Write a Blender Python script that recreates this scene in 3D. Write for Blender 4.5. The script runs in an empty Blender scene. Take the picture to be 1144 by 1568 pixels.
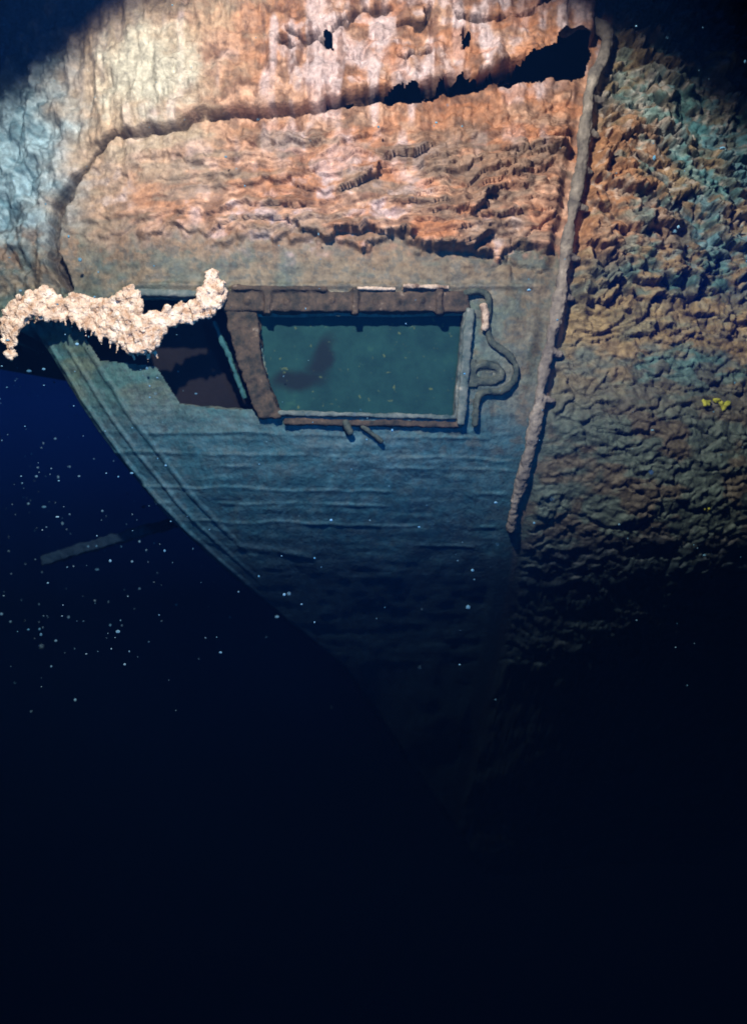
import bpy, bmesh, math, random
import numpy as np
from mathutils import Vector
random.seed(7)
scene=bpy.context.scene
PX=400.0
def W(px,py,out=0.0):            # wall-survey units (400 per metre) -> metres; out = towards the sea
    return Vector(((px-572)/PX,-out,(784-py)/PX))
# ---------------------------------------------------------------- numpy noise
TT={}
def tab(seed):
    if seed not in TT: TT[seed]=np.random.RandomState(seed).rand(256,256)
    return TT[seed]
def vn(x,y,seed=0):
    T=tab(seed); xi=np.floor(x).astype(int); yi=np.floor(y).astype(int)
    fx=x-xi; fy=y-yi; fx=fx*fx*(3-2*fx); fy=fy*fy*(3-2*fy)
    a=T[xi&255,yi&255];b=T[(xi+1)&255,yi&255];c=T[xi&255,(yi+1)&255];d=T[(xi+1)&255,(yi+1)&255]
    return (a*(1-fx)+b*fx)*(1-fy)+(c*(1-fx)+d*fx)*fy
def fbm(x,y,seed=0,o=4):
    r=0;a=.5;s=0
    for i in range(o):
        r=r+a*vn(x*2**i+17.3*i,y*2**i+5.1*i,seed+i); s+=a; a*=.5
    return r/s
def voro(x,y,seed):
    rs=np.random.RandomState(seed); J=rs.rand(256,256,2); R=rs.rand(256,256)
    xi=np.floor(x).astype(int); yi=np.floor(y).astype(int)
    f1=np.full(x.shape,9.);f2=np.full(x.shape,9.);idv=np.zeros(x.shape)
    for dx in(-1,0,1):
        for dy in(-1,0,1):
            cx=xi+dx;cy=yi+dy;j=J[cx&255,cy&255]
            d=np.hypot(cx+.1+.8*j[...,0]-x,cy+.1+.8*j[...,1]-y)
            n=d<f1
            f2=np.where(n,f1,np.minimum(f2,d)); idv=np.where(n,R[cx&255,cy&255],idv); f1=np.where(n,d,f1)
    return f1,f2,idv
def ss(a,b,x):
    t=np.clip((x-a)/(b-a),0,1); return t*t*(3-2*t)
def dpoly(X,Y,pts):
    D=np.full(X.shape,1e9)
    for (x0,y0),(x1,y1) in zip(pts[:-1],pts[1:]):
        dx=x1-x0;dy=y1-y0
        t=np.clip(((X-x0)*dx+(Y-y0)*dy)/(dx*dx+dy*dy),0,1)
        D=np.minimum(D,np.hypot(X-x0-t*dx,Y-y0-t*dy))
    return D
def inpoly(X,Y,P):
    r=np.zeros(X.shape,bool);n=len(P)
    for i in range(n):
        x0,y0=P[i];x1,y1=P[(i+1)%n]
        if y0==y1: continue
        c=((y0>Y)!=(y1>Y))&(X<(x1-x0)*(Y-y0)/(y1-y0)+x0)
        r^=c
    return r
# ---------------------------------------------------------------- materials
def newmat(name):
    m=bpy.data.materials.new(name);m.use_nodes=True
    return m,m.node_tree.nodes,m.node_tree.links,m.node_tree.nodes['Principled BSDF']
def mat_noise(name,c1,c2,scale=20,rough=.85,bump=.4,c3=None,shadow_patch=None):
    m,N,L,B=newmat(name)
    tc=N.new('ShaderNodeTexCoord')
    n=N.new('ShaderNodeTexNoise');n.inputs['Scale'].default_value=scale;n.inputs['Detail'].default_value=5;n.inputs['Roughness'].default_value=.65
    r=N.new('ShaderNodeValToRGB');r.color_ramp.elements[0].position=.35;r.color_ramp.elements[1].position=.62
    r.color_ramp.elements[0].color=(*c1,1);r.color_ramp.elements[1].color=(*c2,1)
    if c3:
        e=r.color_ramp.elements.new(.72);e.color=(*c3,1)
    L.new(tc.outputs['Object'],n.inputs['Vector']);L.new(n.outputs['Fac'],r.inputs['Fac'])
    out=r.outputs['Color']
    if shadow_patch:   # soft shadow on the pane, painted into the glass colour
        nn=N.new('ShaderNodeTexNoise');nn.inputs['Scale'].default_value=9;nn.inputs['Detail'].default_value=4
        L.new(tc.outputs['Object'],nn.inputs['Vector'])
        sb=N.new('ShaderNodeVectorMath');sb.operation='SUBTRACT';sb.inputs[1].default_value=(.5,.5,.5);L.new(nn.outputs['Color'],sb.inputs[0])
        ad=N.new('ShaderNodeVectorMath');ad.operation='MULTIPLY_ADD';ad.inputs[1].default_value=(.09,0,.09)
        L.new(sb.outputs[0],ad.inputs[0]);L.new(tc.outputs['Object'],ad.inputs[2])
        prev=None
        for (x,z,sx_,sz_,ang) in shadow_patch:
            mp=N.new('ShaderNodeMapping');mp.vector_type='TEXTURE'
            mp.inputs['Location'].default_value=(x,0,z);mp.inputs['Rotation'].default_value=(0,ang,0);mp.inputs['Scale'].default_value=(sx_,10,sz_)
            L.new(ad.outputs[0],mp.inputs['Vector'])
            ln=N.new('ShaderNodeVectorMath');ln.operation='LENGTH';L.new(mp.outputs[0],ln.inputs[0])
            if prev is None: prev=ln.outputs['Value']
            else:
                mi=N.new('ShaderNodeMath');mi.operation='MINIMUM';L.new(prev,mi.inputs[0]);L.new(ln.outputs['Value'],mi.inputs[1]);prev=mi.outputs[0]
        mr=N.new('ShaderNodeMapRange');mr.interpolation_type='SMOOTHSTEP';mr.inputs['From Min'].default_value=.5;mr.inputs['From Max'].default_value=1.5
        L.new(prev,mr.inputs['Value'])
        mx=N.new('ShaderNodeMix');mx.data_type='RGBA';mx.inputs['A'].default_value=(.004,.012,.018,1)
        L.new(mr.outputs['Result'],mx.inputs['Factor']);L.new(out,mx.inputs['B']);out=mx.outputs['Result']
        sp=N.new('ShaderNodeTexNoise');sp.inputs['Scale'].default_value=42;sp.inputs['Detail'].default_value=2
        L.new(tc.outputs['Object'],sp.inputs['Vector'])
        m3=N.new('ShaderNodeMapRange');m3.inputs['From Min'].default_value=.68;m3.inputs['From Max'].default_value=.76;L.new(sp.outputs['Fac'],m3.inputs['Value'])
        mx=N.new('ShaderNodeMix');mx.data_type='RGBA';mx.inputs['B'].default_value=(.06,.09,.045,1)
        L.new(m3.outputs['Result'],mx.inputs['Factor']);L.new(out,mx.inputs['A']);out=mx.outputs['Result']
    L.new(out,B.inputs['Base Color'])
    n2=N.new('ShaderNodeTexNoise');n2.inputs['Scale'].default_value=scale*4;n2.inputs['Detail'].default_value=3
    L.new(tc.outputs['Object'],n2.inputs['Vector'])
    b=N.new('ShaderNodeBump');b.inputs['Strength'].default_value=bump;b.inputs['Distance'].default_value=.01
    L.new(n2.outputs['Fac'],b.inputs['Height']);L.new(b.outputs['Normal'],B.inputs['Normal'])
    B.inputs['Roughness'].default_value=rough;B.inputs['Specular IOR Level'].default_value=.2
    return m
def wallmat():
    m,N,L,B=newmat('rusted_steel')
    a=N.new('ShaderNodeAttribute');a.attribute_name='Col'
    tc=N.new('ShaderNodeTexCoord')
    def noise(s,d=8,r=.65):
        n=N.new('ShaderNodeTexNoise');n.inputs['Scale'].default_value=s;n.inputs['Detail'].default_value=d;n.inputs['Roughness'].default_value=r
        L.new(tc.outputs['Object'],n.inputs['Vector']);return n
    n=noise(34,5,.7)
    mr=N.new('ShaderNodeMapRange');mr.inputs['From Min'].default_value=.3;mr.inputs['From Max'].default_value=.7
    mr.inputs['To Min'].default_value=.5;mr.inputs['To Max'].default_value=1.5;L.new(n.outputs['Fac'],mr.inputs['Value'])
    mx=N.new('ShaderNodeVectorMath');mx.operation='SCALE'
    L.new(a.outputs['Color'],mx.inputs[0]);L.new(mr.outputs[0],mx.inputs['Scale'])
    L.new(mx.outputs['Vector'],B.inputs['Base Color'])
    n2=noise(70,4,.65)
    b=N.new('ShaderNodeBump');b.inputs['Strength'].default_value=.5;b.inputs['Distance'].default_value=.012
    L.new(n2.outputs['Fac'],b.inputs['Height']);L.new(b.outputs['Normal'],B.inputs['Normal'])
    B.inputs['Roughness'].default_value=.65
    B.inputs['Specular IOR Level'].default_value=.35
    return m
M_wall=wallmat()
M_dark=mat_noise('dark_interior',(.002,.0022,.004),(.006,.0055,.008),5)  # near-black colour stands in for the unlit space inside
M_frame=mat_noise('corroded_frame',(.018,.020,.018),(.075,.055,.040),22,c3=(.20,.165,.13))
M_arm=mat_noise('corroded_bronze',(.015,.03,.03),(.07,.085,.07),24,c3=(.18,.19,.16))
M_bronze=mat_noise('silted_bronze',(.03,.06,.065),(.13,.155,.145),18,c3=(.36,.34,.30))
M_bright=mat_noise('highlight_bronze',(.12,.08,.06),(.5,.40,.32),26)  # pale tone painted as highlights on frame head and hinge arm
M_pole=mat_noise('silted_pole',(.09,.085,.08),(.22,.20,.175),16,c3=(.36,.33,.30),bump=.5)
M_crust=mat_noise('pale_crust',(.42,.26,.16),(.78,.66,.55),30,bump=1,c3=(.9,.86,.80))
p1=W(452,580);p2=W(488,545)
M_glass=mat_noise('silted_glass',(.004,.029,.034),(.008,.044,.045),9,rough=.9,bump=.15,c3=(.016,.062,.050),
  shadow_patch=[(p1.x,p1.z,.095,.042,math.radians(-10)),(p2.x,p2.z,.085,.038,math.radians(-58))])
M_snow=mat_noise('marine_snow',(.04,.15,.26),(.12,.24,.34),3)
M_green=mat_noise('yellow_growth',(.20,.24,.02),(.34,.36,.05),30)
# ---------------------------------------------------------------- hull sheet
xs=np.concatenate([np.arange(-420,-40,8),np.arange(-40,1190,2.),np.arange(1190,1900,8)])
ys=np.concatenate([np.arange(-500,-30,8),np.arange(-30,900,2.),np.arange(900,1100,5),np.arange(1100,2200,25)])
X,Y=np.meshgrid(xs,ys)
wx=X+(fbm(X/60,Y/60,3)-.5)*60+(fbm(X/14,Y/14,9)-.5)*16
wy=Y+(fbm(X/60,Y/60,5)-.5)*44+(fbm(X/14,Y/14,11)-.5)*16
seamP=[(955,-200),(930,50),(905,130),(890,220),(870,350),(845,500),(812,680),(800,760),(798,830),(810,1100),(810,2300)]
sx=np.interp(Y,[p[1] for p in seamP],[p[0] for p in seamP])+(fbm(X*0,Y/30,21)-.5)*6
right=ss(4,20,X-sx)
crP=[(-420,190),(100,215),(180,205),(230,197),(370,168),(450,165),(540,152),(640,140),(800,108),(860,95),(905,60),(925,20)]
yc=np.interp(X,[p[0] for p in crP],[p[1] for p in crP])+(fbm(X/45,Y*0,31)-.5)*20+(vn(X/11,Y*0,33)-.5)*4
up=ss(4,-5,Y-yc)*ss(100,175,X)*(1-right)
leftcol=ss(110,70,X+(fbm(X/40,Y/40,8)-.5)*40)
lump=fbm(X/34,Y/24,301,4)
H=(fbm(X/180,Y/180,41)-.5)*.08
yb=np.interp(X,[0,100,400,600,700,850,900],[350,362,362,372,388,400,400])+(fbm(X/34,Y/40,51)-.5)*64+(fbm(X/10,Y/30,52)-.5)*12
rust=ss(5,-5,Y-yb)*(1-right)*(1-leftcol*.8)
thick=np.interp(X,[0,350,600,900],[.001,.004,.020,.026])
H+=rust*thick
def shingle(period,seed,am,jag=1.0,tilt=0,wid=90):
    t=(Y+tilt*X)/period+(fbm(X/wid,Y/70,seed)-.5)*3.4*jag+(fbm(X/20,Y/50,seed+7)-.5)*.8*jag
    f=t-np.floor(t)
    cell=vn(np.floor(t)*7.7,X/60+np.floor(t)*3.1,seed+3)
    return am*(ss(0,1,f)*ss(1.0,.90,f))*ss(.15,.65,cell)*1.4, f
amp=np.interp(X,[0,200,400,560,900],[.08,.25,.6,1.,1.])*rust*ss(180,240,Y)
s1,fr1=shingle(42,61,.045,.85,.12,130)
H+=s1*amp
s2,_=shingle(19,71,.024,.8,.1,60)
H+=s2*amp
v1,v2,vid=voro(wx/44,wy/24,131)
H+=(ss(0,.22,v2-v1)*(.2+vid)*.018)*rust*ss(.40,.6,fbm(X/80,Y/50,137))*np.interp(X,[150,500],[.3,1])
H+=(fbm(X/20,Y/14,305,4)-.5)*.020*rust*np.interp(X,[0,300,500],[.5,.8,1])
vs=fbm(X/13,Y/46,81,3)
H+=(vs-.5)*.050*rust*ss(310,170,Y)+(lump-.5)*.045*rust*np.interp(Y,[150,260],[1,.6])
H+=up*(.05+.05*ss(500,900,X))
upc=[[(440,52),(500,75),(515,55),(560,28),(600,10)],[(690,35),(760,42),(810,24),(840,8)],[(700,60),(704,82)],[(655,20),(640,40),(600,48)],[(420,70),(470,72),(490,60)],[(612,95),(640,80)]]
gro=np.zeros(X.shape)
for p in upc:
    gro=np.maximum(gro,ss(7,1,dpoly(wx,wy,p)+(fbm(X/12,Y/12,91)-.5)*9))
gl=[(235,205),(180,205),(130,232),(100,262),(73,310),(72,380),(88,435)]
dgl=dpoly(X+(wx-X)*.5,Y+(wy-Y)*.5,gl)
wgl=1+6*ss(225,290,Y)
gro=np.maximum(gro,ss(0,-4,dgl-wgl-4)*ss(250,170,X))
gro=np.maximum(gro,ss(5,1,np.abs(Y-yc-5))*ss(180,230,X)*ss(900,800,X)*ss(.3,.5,fbm(X/40,Y/60,93)))
H-=gro*.07
H+=leftcol*((fbm(X/26,Y/36,101,4)-.45)*.15+.02)*ss(520,470,Y)
f1,f2,idv=voro(wx/72+3,wy/30,111)
f1b,f2b,idb=voro(wx/30,wy/20+9,121)
e=f2-f1; eb=f2b-f1b
pres=ss(.30,.5,fbm(X/90,Y/70,131))
rl=np.interp(Y,[0,300,460,530,700,900],[1,1,.9,.4,.4,.3])
ra=rl*right
fine=(fbm(X/16,Y/9,311,3)-.5)
H+=ra*(ss(0,.18,e)*(.35+idv)*.046*(.3+.7*pres)+ss(0,.25,eb)*(.4+idb)*.014-.02)+right*fine*.018
s3,fr3=shingle(46,141,.055,1.0,-.18,110)
s4,_=shingle(20,147,.022,1.1,-.1,50)
H+=right*(s3*np.interp(Y,[0,430,520,900],[1,.9,.12,.15])+s4*np.interp(Y,[0,480,600,900],[1,.8,.45,.4]))
H-=right*.035*ss(760,520,Y)
near=ss(190,20,sx-X)*(1-right)*ss(110,190,Y)*ss(450,380,Y)
H+=near*(ss(0,.2,e)*.035-.02)
low=ss(-4,6,Y-yb)*(1-right)
H+=low*((fbm(X/70,Y/12,161)-.5)*.012+(fbm(X/22,Y/22,163)-.5)*.012)
for i,yl in enumerate((668,700,716,752,775,806,840)):
    H+=low*ss(4,0,np.abs(Y-yl-(fbm(X/60,Y*0,171+i)-.5)*9-(X-600)*.02))*.006*ss(.35,.6,fbm(X/70,Y*0+i*9,177))
H+=ss(8,0,np.abs(Y-(436+ (X-400)*.01)))*.012*ss(180,210,X)*ss(850,800,X)
# flat land along the seam on which the edge strip sits, with a groove added beyond it to hold the strip's shadow
fl=ss(34,14,np.abs(X-sx-2)); H=H*(1-fl)+.0*fl
H-=ss(12,0,np.abs(X-sx-21))*.03*ss(700,560,Y)*ss(.22,.42,fbm(X/300,Y/34,155))
xl=np.interp(Y,[-500,488,497,560,650,770,860,950,1100,2200],[-420,-420,8,52,110,196,270,350,480,1000])
edge=X-xl
for o,w,h in((34,3,.014),(62,3,.010),(96,4,.010)):
    H+=ss(w+2,w-1,np.abs(edge-o-(fbm(X/30,Y/30,181)-.5)*6))*h*ss(500,540,Y)*ss(400,300,X)
notch=[(352,784),(350,842),(410,850),(468,862)]
H+=ss(12,0,dpoly(X,Y,notch)+fbm(X/14,Y/14,401)*5)*.012
# curvature of the whole structure; lower part bent back so it falls dark
CURV,C0,CL=1.35,610.,310.
back=np.zeros(X.shape)
t=np.clip((Y-C0)/CL,0,None)
back+=np.where(t<1,.5*t*t,.5+(t-1))*(CL/PX)*CURV
back+=.45*ss(30,0,edge)**1.5
back+=.22*ss(330,-150,X)**1.3
back+=.35*ss(950,1600,X)
back+=.10*ss(300,-300,Y)
yy=-(H-back)
# colours (albedo) ---------------------------------------------
def C(*c): return np.array(c)[None,None,:]
def mix(a,b,f): return a*(1-f[...,None])+b*f[...,None]
n1=fbm(X/55,Y/30,201);n2=fbm(X/20,Y/15,203);n3=fbm(X/9,Y/9,205);n4=fbm(X/120,Y/90,207)
col=mix(C(.32,.155,.085),C(.40,.245,.17),ss(.35,.65,n1))
col=mix(col,C(.13,.07,.045),ss(.48,.64,n2)*.75)
col=mix(col,C(.46,.38,.40),ss(.50,.66,vn(X/14,Y/44,209)*.5+n4*.5)*.8*ss(300,160,Y))
col=mix(col,C(.44,.38,.41),ss(.50,.30,n2)*ss(.45,.6,n4)*.6)
col=mix(col,C(.12,.06,.04),ss(.56,.68,vn(X/9,Y/50,219)*.5+n3*.5)*.7*ss(320,160,Y))
col=mix(col,C(.33,.14,.065),ss(.5,.65,fbm(X/50,Y/24,215))*.6*ss(400,600,X))
col=mix(col,C(.16,.125,.095),ss(.48,.62,fbm(X/60,Y/16,213))*.65*ss(150,230,Y))
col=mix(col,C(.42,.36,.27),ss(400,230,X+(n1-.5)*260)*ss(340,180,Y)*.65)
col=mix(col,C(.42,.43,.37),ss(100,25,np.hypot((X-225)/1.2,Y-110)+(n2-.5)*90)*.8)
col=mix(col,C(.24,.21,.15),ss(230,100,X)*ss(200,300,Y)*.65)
hz=ss(150,0,X+(n1-.5)*120)  # bluish water haze painted into the albedo towards the left edge
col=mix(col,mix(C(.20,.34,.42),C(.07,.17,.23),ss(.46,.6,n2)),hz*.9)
band=mix(C(.15,.125,.085),C(.085,.10,.08),ss(.4,.6,n1))
band=mix(band,C(.24,.15,.09),ss(.45,.65,n2)*.7*ss(425,370,Y))
tealc=mix(C(.022,.088,.090),C(.05,.088,.066),ss(.4,.65,n1))
lowc=mix(band,tealc,ss(410,500,Y+(n1-.5)*60)*np.interp(X,[500,720,800],[1,.9,.35]))
lowc=mix(lowc,C(.010,.075,.105),ss(570,690,Y+(n1-.5)*60))
lowc=mix(lowc,C(.11,.08,.045),ss(.54,.66,n2)*.5*ss(450,800,X)*ss(760,640,Y))
lowc=mix(lowc,C(.012,.04,.05),ss(.50,.64,n3)*.5)
lowm=(1-right)*ss(np.interp(X,[0,400,800],[-60,-30,-4]),np.interp(X,[0,400,800],[50,26,8]),Y-yb+(n2-.5)*40)
col=mix(col,lowc,lowm*.95)
rc=mix(C(.19,.145,.08),C(.085,.11,.095),ss(.42,.62,n1))
rc=mix(rc,C(.30,.155,.075),ss(1090,940,X)*ss(430,350,Y)*ss(120,220,Y)*ss(.3,.5,n1))
rc=mix(rc,C(.09,.24,.30),ss(.50,.64,n2)*.7*ss(920,1090,X)*ss(600,330,Y))
rc=mix(rc,C(.34,.31,.28),ss(.54,.68,n3)*.6*ss(430,250,Y))
rc=mix(rc,C(.035,.16,.17),ss(.52,.66,fbm(X/34,Y/16,217))*.6*ss(880,1000,X)*ss(660,560,Y))
rc=mix(rc,C(.21,.165,.08),ss(60,15,np.abs(Y-487+(n2-.5)*60))*.65)
rc=mix(rc,mix(C(.03,.07,.07),C(.065,.055,.038),ss(.45,.6,n1)),ss(520,660,Y)*.85)
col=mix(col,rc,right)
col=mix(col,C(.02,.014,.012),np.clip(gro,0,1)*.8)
crk=ra*(1-ss(.0,.14,e))*(.4+.6*pres)
crk=np.maximum(crk,(ss(.90,.97,fr3)+ss(.06,.0,fr3))*right*rl*.6)
crk=np.maximum(crk,(ss(.90,.98,fr1)+ss(.05,.0,fr1))*amp*.6)
col=mix(col,C(.018,.014,.012),np.clip(crk,0,1)*.65)
# fade into darkness painted into the albedo towards the underside
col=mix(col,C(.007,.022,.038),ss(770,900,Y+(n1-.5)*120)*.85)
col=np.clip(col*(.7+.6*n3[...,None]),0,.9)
# holes --------------------------------------------------------
gap=[(500,166),(560,152),(620,140),(700,128),(760,120),(805,101),(848,84),(852,66),(868,54),(890,54),(905,72),(899,112),(880,122),(840,118),(800,122),(740,134),(680,146),(610,156),(560,162)]
win=[(392,484),(712,486),(706,640),(424,636)]
win2=[(212,458),(336,462),(352,490),(392,612),(392,626),(330,624),(276,617),(240,560),(150,548),(120,505)]
kill=inpoly(X+(fbm(X/25,Y/25,221)-.5)*16,Y+(fbm(X/25,Y/25,223)-.5)*18,gap)|inpoly(X,Y,win)|inpoly(X,Y,win2)
kill|=edge<0
kill|=inpoly(wx,wy,[(693,62),(708,66),(712,82),(698,80)])|inpoly(wx,wy,[(500,60),(518,58),(512,78),(502,78)])
ny,nx=X.shape
V=np.stack([(X-572)/PX,yy,(784-Y)/PX],-1).reshape(-1,3)
idx=np.arange(nx*ny).reshape(ny,nx)
q=np.stack([idx[:-1,:-1],idx[1:,:-1],idx[1:,1:],idx[:-1,1:]],-1)
k=kill[:-1,:-1]|kill[1:,:-1]|kill[1:,1:]|kill[:-1,1:]
q=q[~k]
me=bpy.data.meshes.new('rusted_plating')
me.vertices.add(len(V));me.vertices.foreach_set('co',V.astype(np.float32).ravel())
me.loops.add(q.size);me.loops.foreach_set('vertex_index',q.astype(np.int32).ravel())
me.polygons.add(len(q));me.polygons.foreach_set('loop_start',np.arange(0,q.size,4,dtype=np.int32))
me.polygons.foreach_set('loop_total',np.full(len(q),4,dtype=np.int32))
me.update(calc_edges=True);me.validate()
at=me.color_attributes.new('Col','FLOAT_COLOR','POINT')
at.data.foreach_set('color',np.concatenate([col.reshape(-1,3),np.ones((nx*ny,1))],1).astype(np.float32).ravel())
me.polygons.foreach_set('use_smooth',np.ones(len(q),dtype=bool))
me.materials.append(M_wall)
def empty(name,loc=(0,0,0)):
    e=bpy.data.objects.new(name,None);scene.collection.objects.link(e);e.location=loc;e.empty_display_size=.1;return e
def link(o,parent=None):
    scene.collection.objects.link(o)
    if parent: o.parent=parent
    return o
wreck=empty('shipwreck_hull')
link(bpy.data.objects.new('rusted_plating',me),wreck)
def surf_out(px,py):
    i=np.argmin(abs(ys-py));j=np.argmin(abs(xs-px));return -yy[i,j]
bm=bmesh.new()  # near-black backing sheet added so the holes read dark
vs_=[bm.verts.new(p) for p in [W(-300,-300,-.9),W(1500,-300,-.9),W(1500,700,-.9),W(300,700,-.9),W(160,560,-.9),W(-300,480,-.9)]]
bm.faces.new(vs_);im=bpy.data.meshes.new('interior_backing');bm.to_mesh(im);im.materials.append(M_dark)
link(bpy.data.objects.new('interior_backing',im),wreck)
# ---------------------------------------------------------------- part builders
ICO={}
for sub in(1,2):
    b_=bmesh.new();bmesh.ops.create_icosphere(b_,subdivisions=sub,radius=1)
    ICO[sub]=([v.co.copy() for v in b_.verts],[[v.index for v in f.verts] for f in b_.faces]);b_.free()
def ball(bm,r,loc,sub=2,sc=(1,1,1)):
    vv,ff=ICO[sub]
    n=[bm.verts.new((loc[0]+v[0]*r*sc[0],loc[1]+v[1]*r*sc[1],loc[2]+v[2]*r*sc[2])) for v in vv]
    for f in ff: bm.faces.new([n[i] for i in f])
def finish(bm,name,mat,parent,voxel=.006,rough=.012,size=.04):
    m=bpy.data.meshes.new(name);bm.to_mesh(m);bm.free();m.materials.append(mat)
    o=link(bpy.data.objects.new(name,m),parent)
    if voxel:
        r=o.modifiers.new('r','REMESH');r.mode='VOXEL';r.voxel_size=voxel;r.use_smooth_shade=True
        for i,(s,st) in enumerate(((size,rough),(size*.35,rough*.5))):
            t=bpy.data.textures.new(name+str(i),'CLOUDS');t.noise_scale=s
            d=o.modifiers.new('d','DISPLACE');d.texture=t;d.strength=st;d.mid_level=.5;d.texture_coords='GLOBAL'
    return o
def prism(bm,pts,o0,o1):
    a=[bm.verts.new(W(x,y,o0)) for x,y in pts];b=[bm.verts.new(W(x,y,o1)) for x,y in pts]
    n=len(pts)
    bm.faces.new(a);bm.faces.new(b[::-1])
    for i in range(n): bm.faces.new((a[i],b[i],b[(i+1)%n],a[(i+1)%n]))
    bmesh.ops.recalc_face_normals(bm,faces=bm.faces)
def bar(bm,p,w,o0,o1):
    for (x0,y0),(x1,y1) in zip(p[:-1],p[1:]):
        l=math.hypot(x1-x0,y1-y0);nx_=-(y1-y0)/l*w/2;ny_=(x1-x0)/l*w/2;ex=(x1-x0)/l*w*.3;ey=(y1-y0)/l*w*.3
        prism(bm,[(x0-ex+nx_,y0-ey+ny_),(x1+ex+nx_,y1+ey+ny_),(x1+ex-nx_,y1+ey-ny_),(x0-ex-nx_,y0-ey-ny_)],o0,o1)
def spline(pts,n=8):
    P=[]
    for i in range(len(pts)-1):
        p0=pts[max(i-1,0)];p1=pts[i];p2=pts[i+1];p3=pts[min(i+2,len(pts)-1)]
        for s in range(n):
            t=s/n
            P.append(tuple(.5*((2*p1[k])+(-p0[k]+p2[k])*t+(2*p0[k]-5*p1[k]+4*p2[k]-p3[k])*t*t+(-p0[k]+3*p1[k]-3*p2[k]+p3[k])*t**3) for k in(0,1)))
    P.append(pts[-1]);return P
def tube(bm,pts,r,out):
    for x,y in spline(pts): ball(bm,r/PX,W(x,y,out))
# rod / edge strip standing proud of the plating
bm=bmesh.new()
pp=spline([(862,48),(880,36),(910,38),(927,58),(920,92),(905,130),(890,220),(870,350),(845,500),(812,680),(800,760),(797,810)],46)
for i,(x,y) in enumerate(pp):
    tt=max((y-C0)/CL,0)
    o_=-(.5*tt*tt*(CL/PX)*CURV)+np.interp(y,[60,500,700],[.045,.035,.02])-.10*float(ss(300,-300,np.array(y)))
    r_=9.0+2.2*math.sin(y*.05)*math.sin(y*.021+1)
    ball(bm,r_/PX,W(x+1.5*math.sin(y*.03),y,o_),2)
for yk in (150,205,262,318,395,455,540,610):      # corroded stubs of brackets along the strip
    xk=float(np.interp(yk,[p[1] for p in seamP],[p[0] for p in seamP]))
    for s in range(5): ball(bm,(8-.8*s)/PX,W(xk+5*s,yk+s*1.0,.03-.004*s-.10*float(ss(300,-300,np.array(yk)))),2)
finish(bm,'edge_pole',M_pole,wreck,voxel=.0045,rough=.018,size=.045)
so=surf_out(560,440)
# ---------------------------------------------------------------- main window
wn=empty('ship_window')
O=so
bm=bmesh.new()
bar(bm,[(352,464),(708,465)],30,O-.05,O+.03)
bar(bm,[(360,445),(500,447)],7,O,O+.045)
for x in(412,545,672): bar(bm,[(x,447),(x,482)],10,O,O+.045)
for x in(380,440,470,510,575,610,645): ball(bm,4.5/PX,W(x,466+random.uniform(-2,2),O+.032))
finish(bm,'frame_head',M_frame,wn,rough=.014)
bm=bmesh.new();bar(bm,[(548,446),(604,447)],5,O,O+.045);bar(bm,[(618,443),(684,445)],6,O,O+.05)
finish(bm,'head_strip',M_bright,wn,voxel=.004,rough=.010)
bm=bmesh.new();prism(bm,[(344,470),(396,482),(402,560),(432,640),(398,640),(366,560)],O-.06,O+.02)
finish(bm,'frame_left_jamb',M_frame,wn,rough=.022)
bm=bmesh.new();bar(bm,[(718,480),(704,648)],13,O-.05,O+.04);bar(bm,[(711,484),(697,640)],6,O-.05,O+.02)
finish(bm,'frame_right_jamb',M_bronze,wn)
bm=bmesh.new();bar(bm,[(428,633),(706,640)],7,O-.05,O+.02)
finish(bm,'frame_sill',M_bronze,wn)
bm=bmesh.new();bar(bm,[(438,646),(706,651)],9,O-.04,O+.02)
finish(bm,'frame_sill_lip',M_frame,wn)
bm=bmesh.new();tube(bm,[(530,648),(536,662)],6,O+.02);tube(bm,[(556,654),(584,676)],4,O+.01)
finish(bm,'sill_clips',M_arm,wn,voxel=.005,rough=.008)
bm=bmesh.new();tube(bm,[(712,452),(735,450),(747,462),(744,500),(752,526),(776,544),(788,566),(784,586),(768,600),(742,602),(730,612),(726,650)],5.5,O+.02)
finish(bm,'hinge_arm',M_arm,wn,voxel=.004,rough=.010)
bm=bmesh.new();tube(bm,[(738,474),(741,486),(740,505)],6,O+.035)
finish(bm,'hinge_arm_top',M_bright,wn,voxel=.004,rough=.010)
bm=bmesh.new()
ell=[(743+24*math.cos(a),573+13*math.sin(a)) for a in np.linspace(0,2*math.pi,13)]
tube(bm,ell,6,O+.008);bar(bm,[(720,556),(722,590)],14,O,O+.02)
prism(bm,[(718,550),(760,552),(775,572),(760,594),(718,596)],O-.01,O+.003)
finish(bm,'hinge_eye',M_arm,wn,voxel=.005,rough=.010)
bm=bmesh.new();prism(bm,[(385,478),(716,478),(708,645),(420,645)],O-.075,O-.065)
finish(bm,'glass_pane',M_glass,wn,voxel=0)
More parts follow.
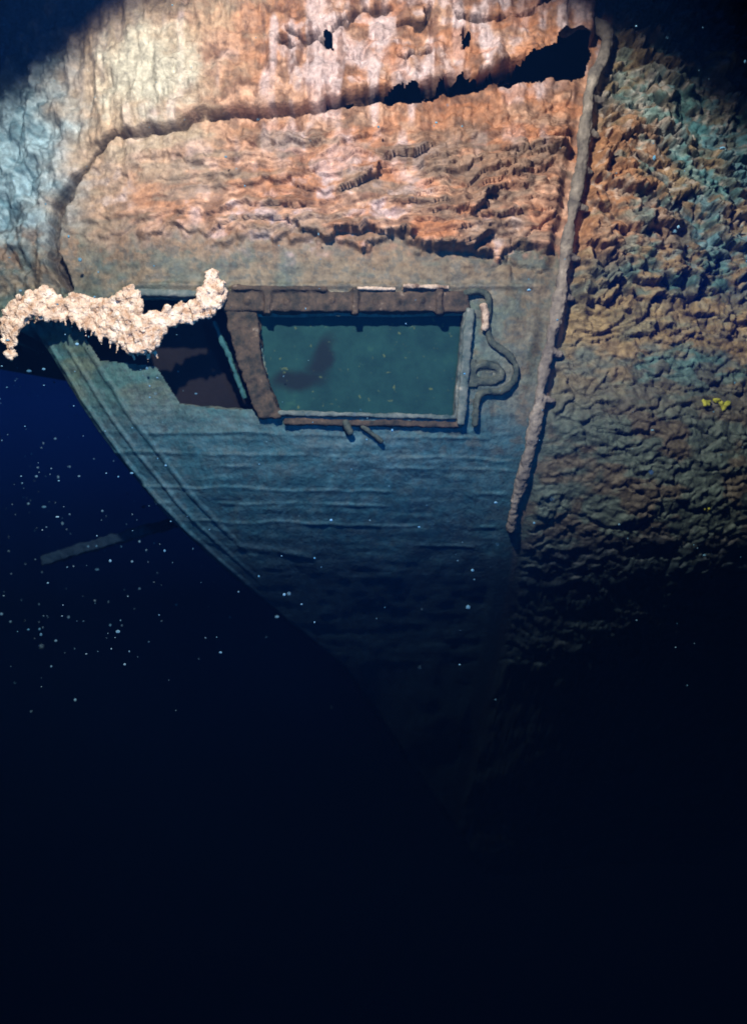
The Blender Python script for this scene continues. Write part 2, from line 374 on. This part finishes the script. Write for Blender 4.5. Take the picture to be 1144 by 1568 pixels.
# ---------------------------------------------------------------- broken window
w2=empty('ship_window.001')
O2=surf_out(300,440)
bm=bmesh.new();bar(bm,[(205,450),(352,454)],10,O2-.03,O2+.05)
finish(bm,'frame_head',M_bronze,w2)
bm=bmesh.new();bar(bm,[(322,486),(348,546),(370,604)],7,O2-.10,O2-.06)
finish(bm,'broken_mullion',mat_noise('teal_silt',(.01,.05,.06),(.03,.11,.12),14),w2,rough=.018)
bm=bmesh.new();bar(bm,[(270,620),(400,630)],6,O2-.04,O2+.0)
finish(bm,'frame_sill',M_arm,w2)
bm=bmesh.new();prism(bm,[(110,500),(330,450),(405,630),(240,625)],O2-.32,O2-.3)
finish(bm,'inner_dark_backing',M_dark,w2,voxel=0)
pan=[(142,552),(228,560),(264,612),(192,628)]
bm=bmesh.new();prism(bm,pan,O2-.14,O2-.06)
finish(bm,'hanging_panel',mat_noise('teal_paint',(.03,.11,.12),(.08,.19,.18),14),w2,rough=.006)
# ---------------------------------------------------------------- pale crust
cr=[(26,464),(60,457),(84,440),(94,458),(140,456),(160,466),(205,447),(222,457),(226,492),(252,484),(304,464),(316,444),(330,420),(348,436),(344,474),(318,490),(276,500),(254,518),(236,546),(205,543),(182,524),(150,512),(112,490),(56,488),(44,500),(34,520),(28,552),(18,545),(10,500)]
bm=bmesh.new();n=0
rx=np.random.RandomState(4)
while n<1100:
    x=rx.uniform(5,352);y=rx.uniform(416,552)
    if not inpoly(np.array([x]),np.array([y]),cr)[0]: continue
    r=rx.uniform(3,6.5);o=O2+.05+rx.uniform(0,.018)+.03*math.sin(x/30)
    if x<110: o-=.02
    if x>300: o=O2+.06+rx.uniform(0,.02)
    ball(bm,r/PX,W(x,y,o),2,(1,1,rx.uniform(.8,1.4)));n+=1
for i in range(42):
    x=rx.uniform(12,245);y0=np.interp(x,[0,60,110,150,205,240],[500,486,488,510,540,542])
    L_=rx.uniform(3,16);dx=rx.uniform(-.9,.9)
    for s in range(8):
        ball(bm,(2.6-.2*s)/PX,W(x+dx*s,y0+s*L_/7,O2+.05),1)
finish(bm,'rusticle_crust',M_crust,None,voxel=.004,rough=.02,size=.026)
# ---------------------------------------------------------------- growth and distant spar
bm=bmesh.new()
for x,y,r in((1092,615,7),(1122,618,8),(1108,610,4),(1112,780,4)):
    for i in range(7):
        px_,py_=x+rx.uniform(-r,r),y+rx.uniform(-r,r)*.6
        ball(bm,r*.5/PX,W(px_,py_,surf_out(px_,py_)+.004))
finish(bm,'sea_growth',M_green,None,voxel=.005,rough=.01)
bm=bmesh.new();bar(bm,[(-60,876),(60,840),(290,776)],18,-.9,-.8)
finish(bm,'broken_spar',mat_noise('silted_spar',(.003,.014,.03),(.006,.022,.042),8),wreck,rough=.02)
# ---------------------------------------------------------------- marine snow
bm=bmesh.new()
for i in range(1000):
    y=-rx.uniform(-.6,2.0);x=rx.uniform(-2.0,1.9);z=rx.uniform(-.5,1.6)
    if i%2==0: x=rx.uniform(-2.6,-.7);z=rx.uniform(-.6,.7);y=rx.uniform(-.8,1.2)
    r=rx.choice([.0018,.0028,.0042,.007],p=[.45,.3,.19,.06])*(1 if y>-.9 else .4)
    ball(bm,r,(x,y,z),1,(rx.uniform(.7,1.6),1,rx.uniform(.7,1.4)))
finish(bm,'marine_snow',M_snow,None,voxel=0)
# ---------------------------------------------------------------- water body (scattering)
bm=bmesh.new();bmesh.ops.create_cube(bm,size=1);bmesh.ops.scale(bm,verts=bm.verts,vec=(12,9,12));bmesh.ops.translate(bm,verts=bm.verts,vec=(0,.5,0))
wm=bpy.data.meshes.new('water');bm.to_mesh(wm);bm.free()
m=bpy.data.materials.new('sea_water');m.use_nodes=True;N=m.node_tree.nodes;L=m.node_tree.links;N.remove(N['Principled BSDF'])
vs1=N.new('ShaderNodeVolumeScatter');vs1.inputs['Color'].default_value=(.04,.24,1,1);vs1.inputs['Density'].default_value=.02;vs1.inputs['Anisotropy'].default_value=.3
L.new(vs1.outputs[0],N['Material Output'].inputs['Volume']);wm.materials.append(m)
link(bpy.data.objects.new('water',wm))
# ---------------------------------------------------------------- world: deep water
w=bpy.data.worlds.new('World');scene.world=w;w.use_nodes=True
N=w.node_tree.nodes;L=w.node_tree.links;bg=N['Background']
tc=N.new('ShaderNodeTexCoord');sp=N.new('ShaderNodeSeparateXYZ');L.new(tc.outputs['Generated'],sp.inputs[0])
ramp=N.new('ShaderNodeValToRGB')
mr=N.new('ShaderNodeMapRange');mr.inputs['From Min'].default_value=-.5;mr.inputs['From Max'].default_value=.5
L.new(sp.outputs['Z'],mr.inputs['Value']);L.new(mr.outputs['Result'],ramp.inputs['Fac'])
E=ramp.color_ramp.elements
E[0].position=.2;E[0].color=(.0001,.0002,.0007,1)
E[1].position=1;E[1].color=(.0001,.0006,.003,1)
for p_,c_ in((.40,(.0001,.0004,.0025)),(.50,(.0003,.0018,.016)),(.62,(.0006,.005,.050)),(.75,(.0006,.005,.045))):
    e_=E.new(p_);e_.color=(*c_,1)
L.new(ramp.outputs['Color'],bg.inputs['Color']);bg.inputs['Strength'].default_value=1
# ---------------------------------------------------------------- submersible floodlight and added blue fill
def spot(name,loc,axis,half,energy,color,blend,size):
    l=bpy.data.lights.new(name,'SPOT');l.energy=energy;l.color=color;l.spot_size=2*half;l.spot_blend=blend;l.shadow_soft_size=size
    o=bpy.data.objects.new(name,l);scene.collection.objects.link(o);o.location=loc
    o.rotation_euler=Vector(axis).to_track_quat('-Z','Y').to_euler();return o
Lk=Vector((-.45,-2.5,1.75))
B=[W(0,95),W(230,-5),W(560,-75),W(850,0),W(1160,180)]
A=np.array([list((b-Lk).normalized()) for b in B])
s,_,_,_=np.linalg.lstsq(A,np.ones(len(B)),rcond=None)
c=1/np.linalg.norm(s)
spot('submersible_floodlight',Lk,s*c,math.acos(c)+.01,590,(1,.93,.88),.22,.045)
Lb=Vector((.4,-2.6,.2))
spot('blue_fill',Lb,W(420,680)-Lb,math.radians(30),170,(.04,.36,1),1.0,.1)  # added fill that tints and lifts the lower hull, no lamp seen
# ---------------------------------------------------------------- camera
cam=bpy.data.cameras.new('camera');co=bpy.data.objects.new('camera',cam);scene.collection.objects.link(co)
co.location=(0,-3.2,0);co.rotation_euler=(math.radians(90),0,0)
cam.sensor_fit='VERTICAL';cam.sensor_height=36;cam.lens=36*3.2/3.92;cam.clip_end=500
cam.dof.use_dof=True;cam.dof.focus_distance=2.5;cam.dof.aperture_fstop=1.8
scene.camera=co
scene.view_settings.view_transform='Standard';scene.view_settings.look='None';scene.view_settings.exposure=0
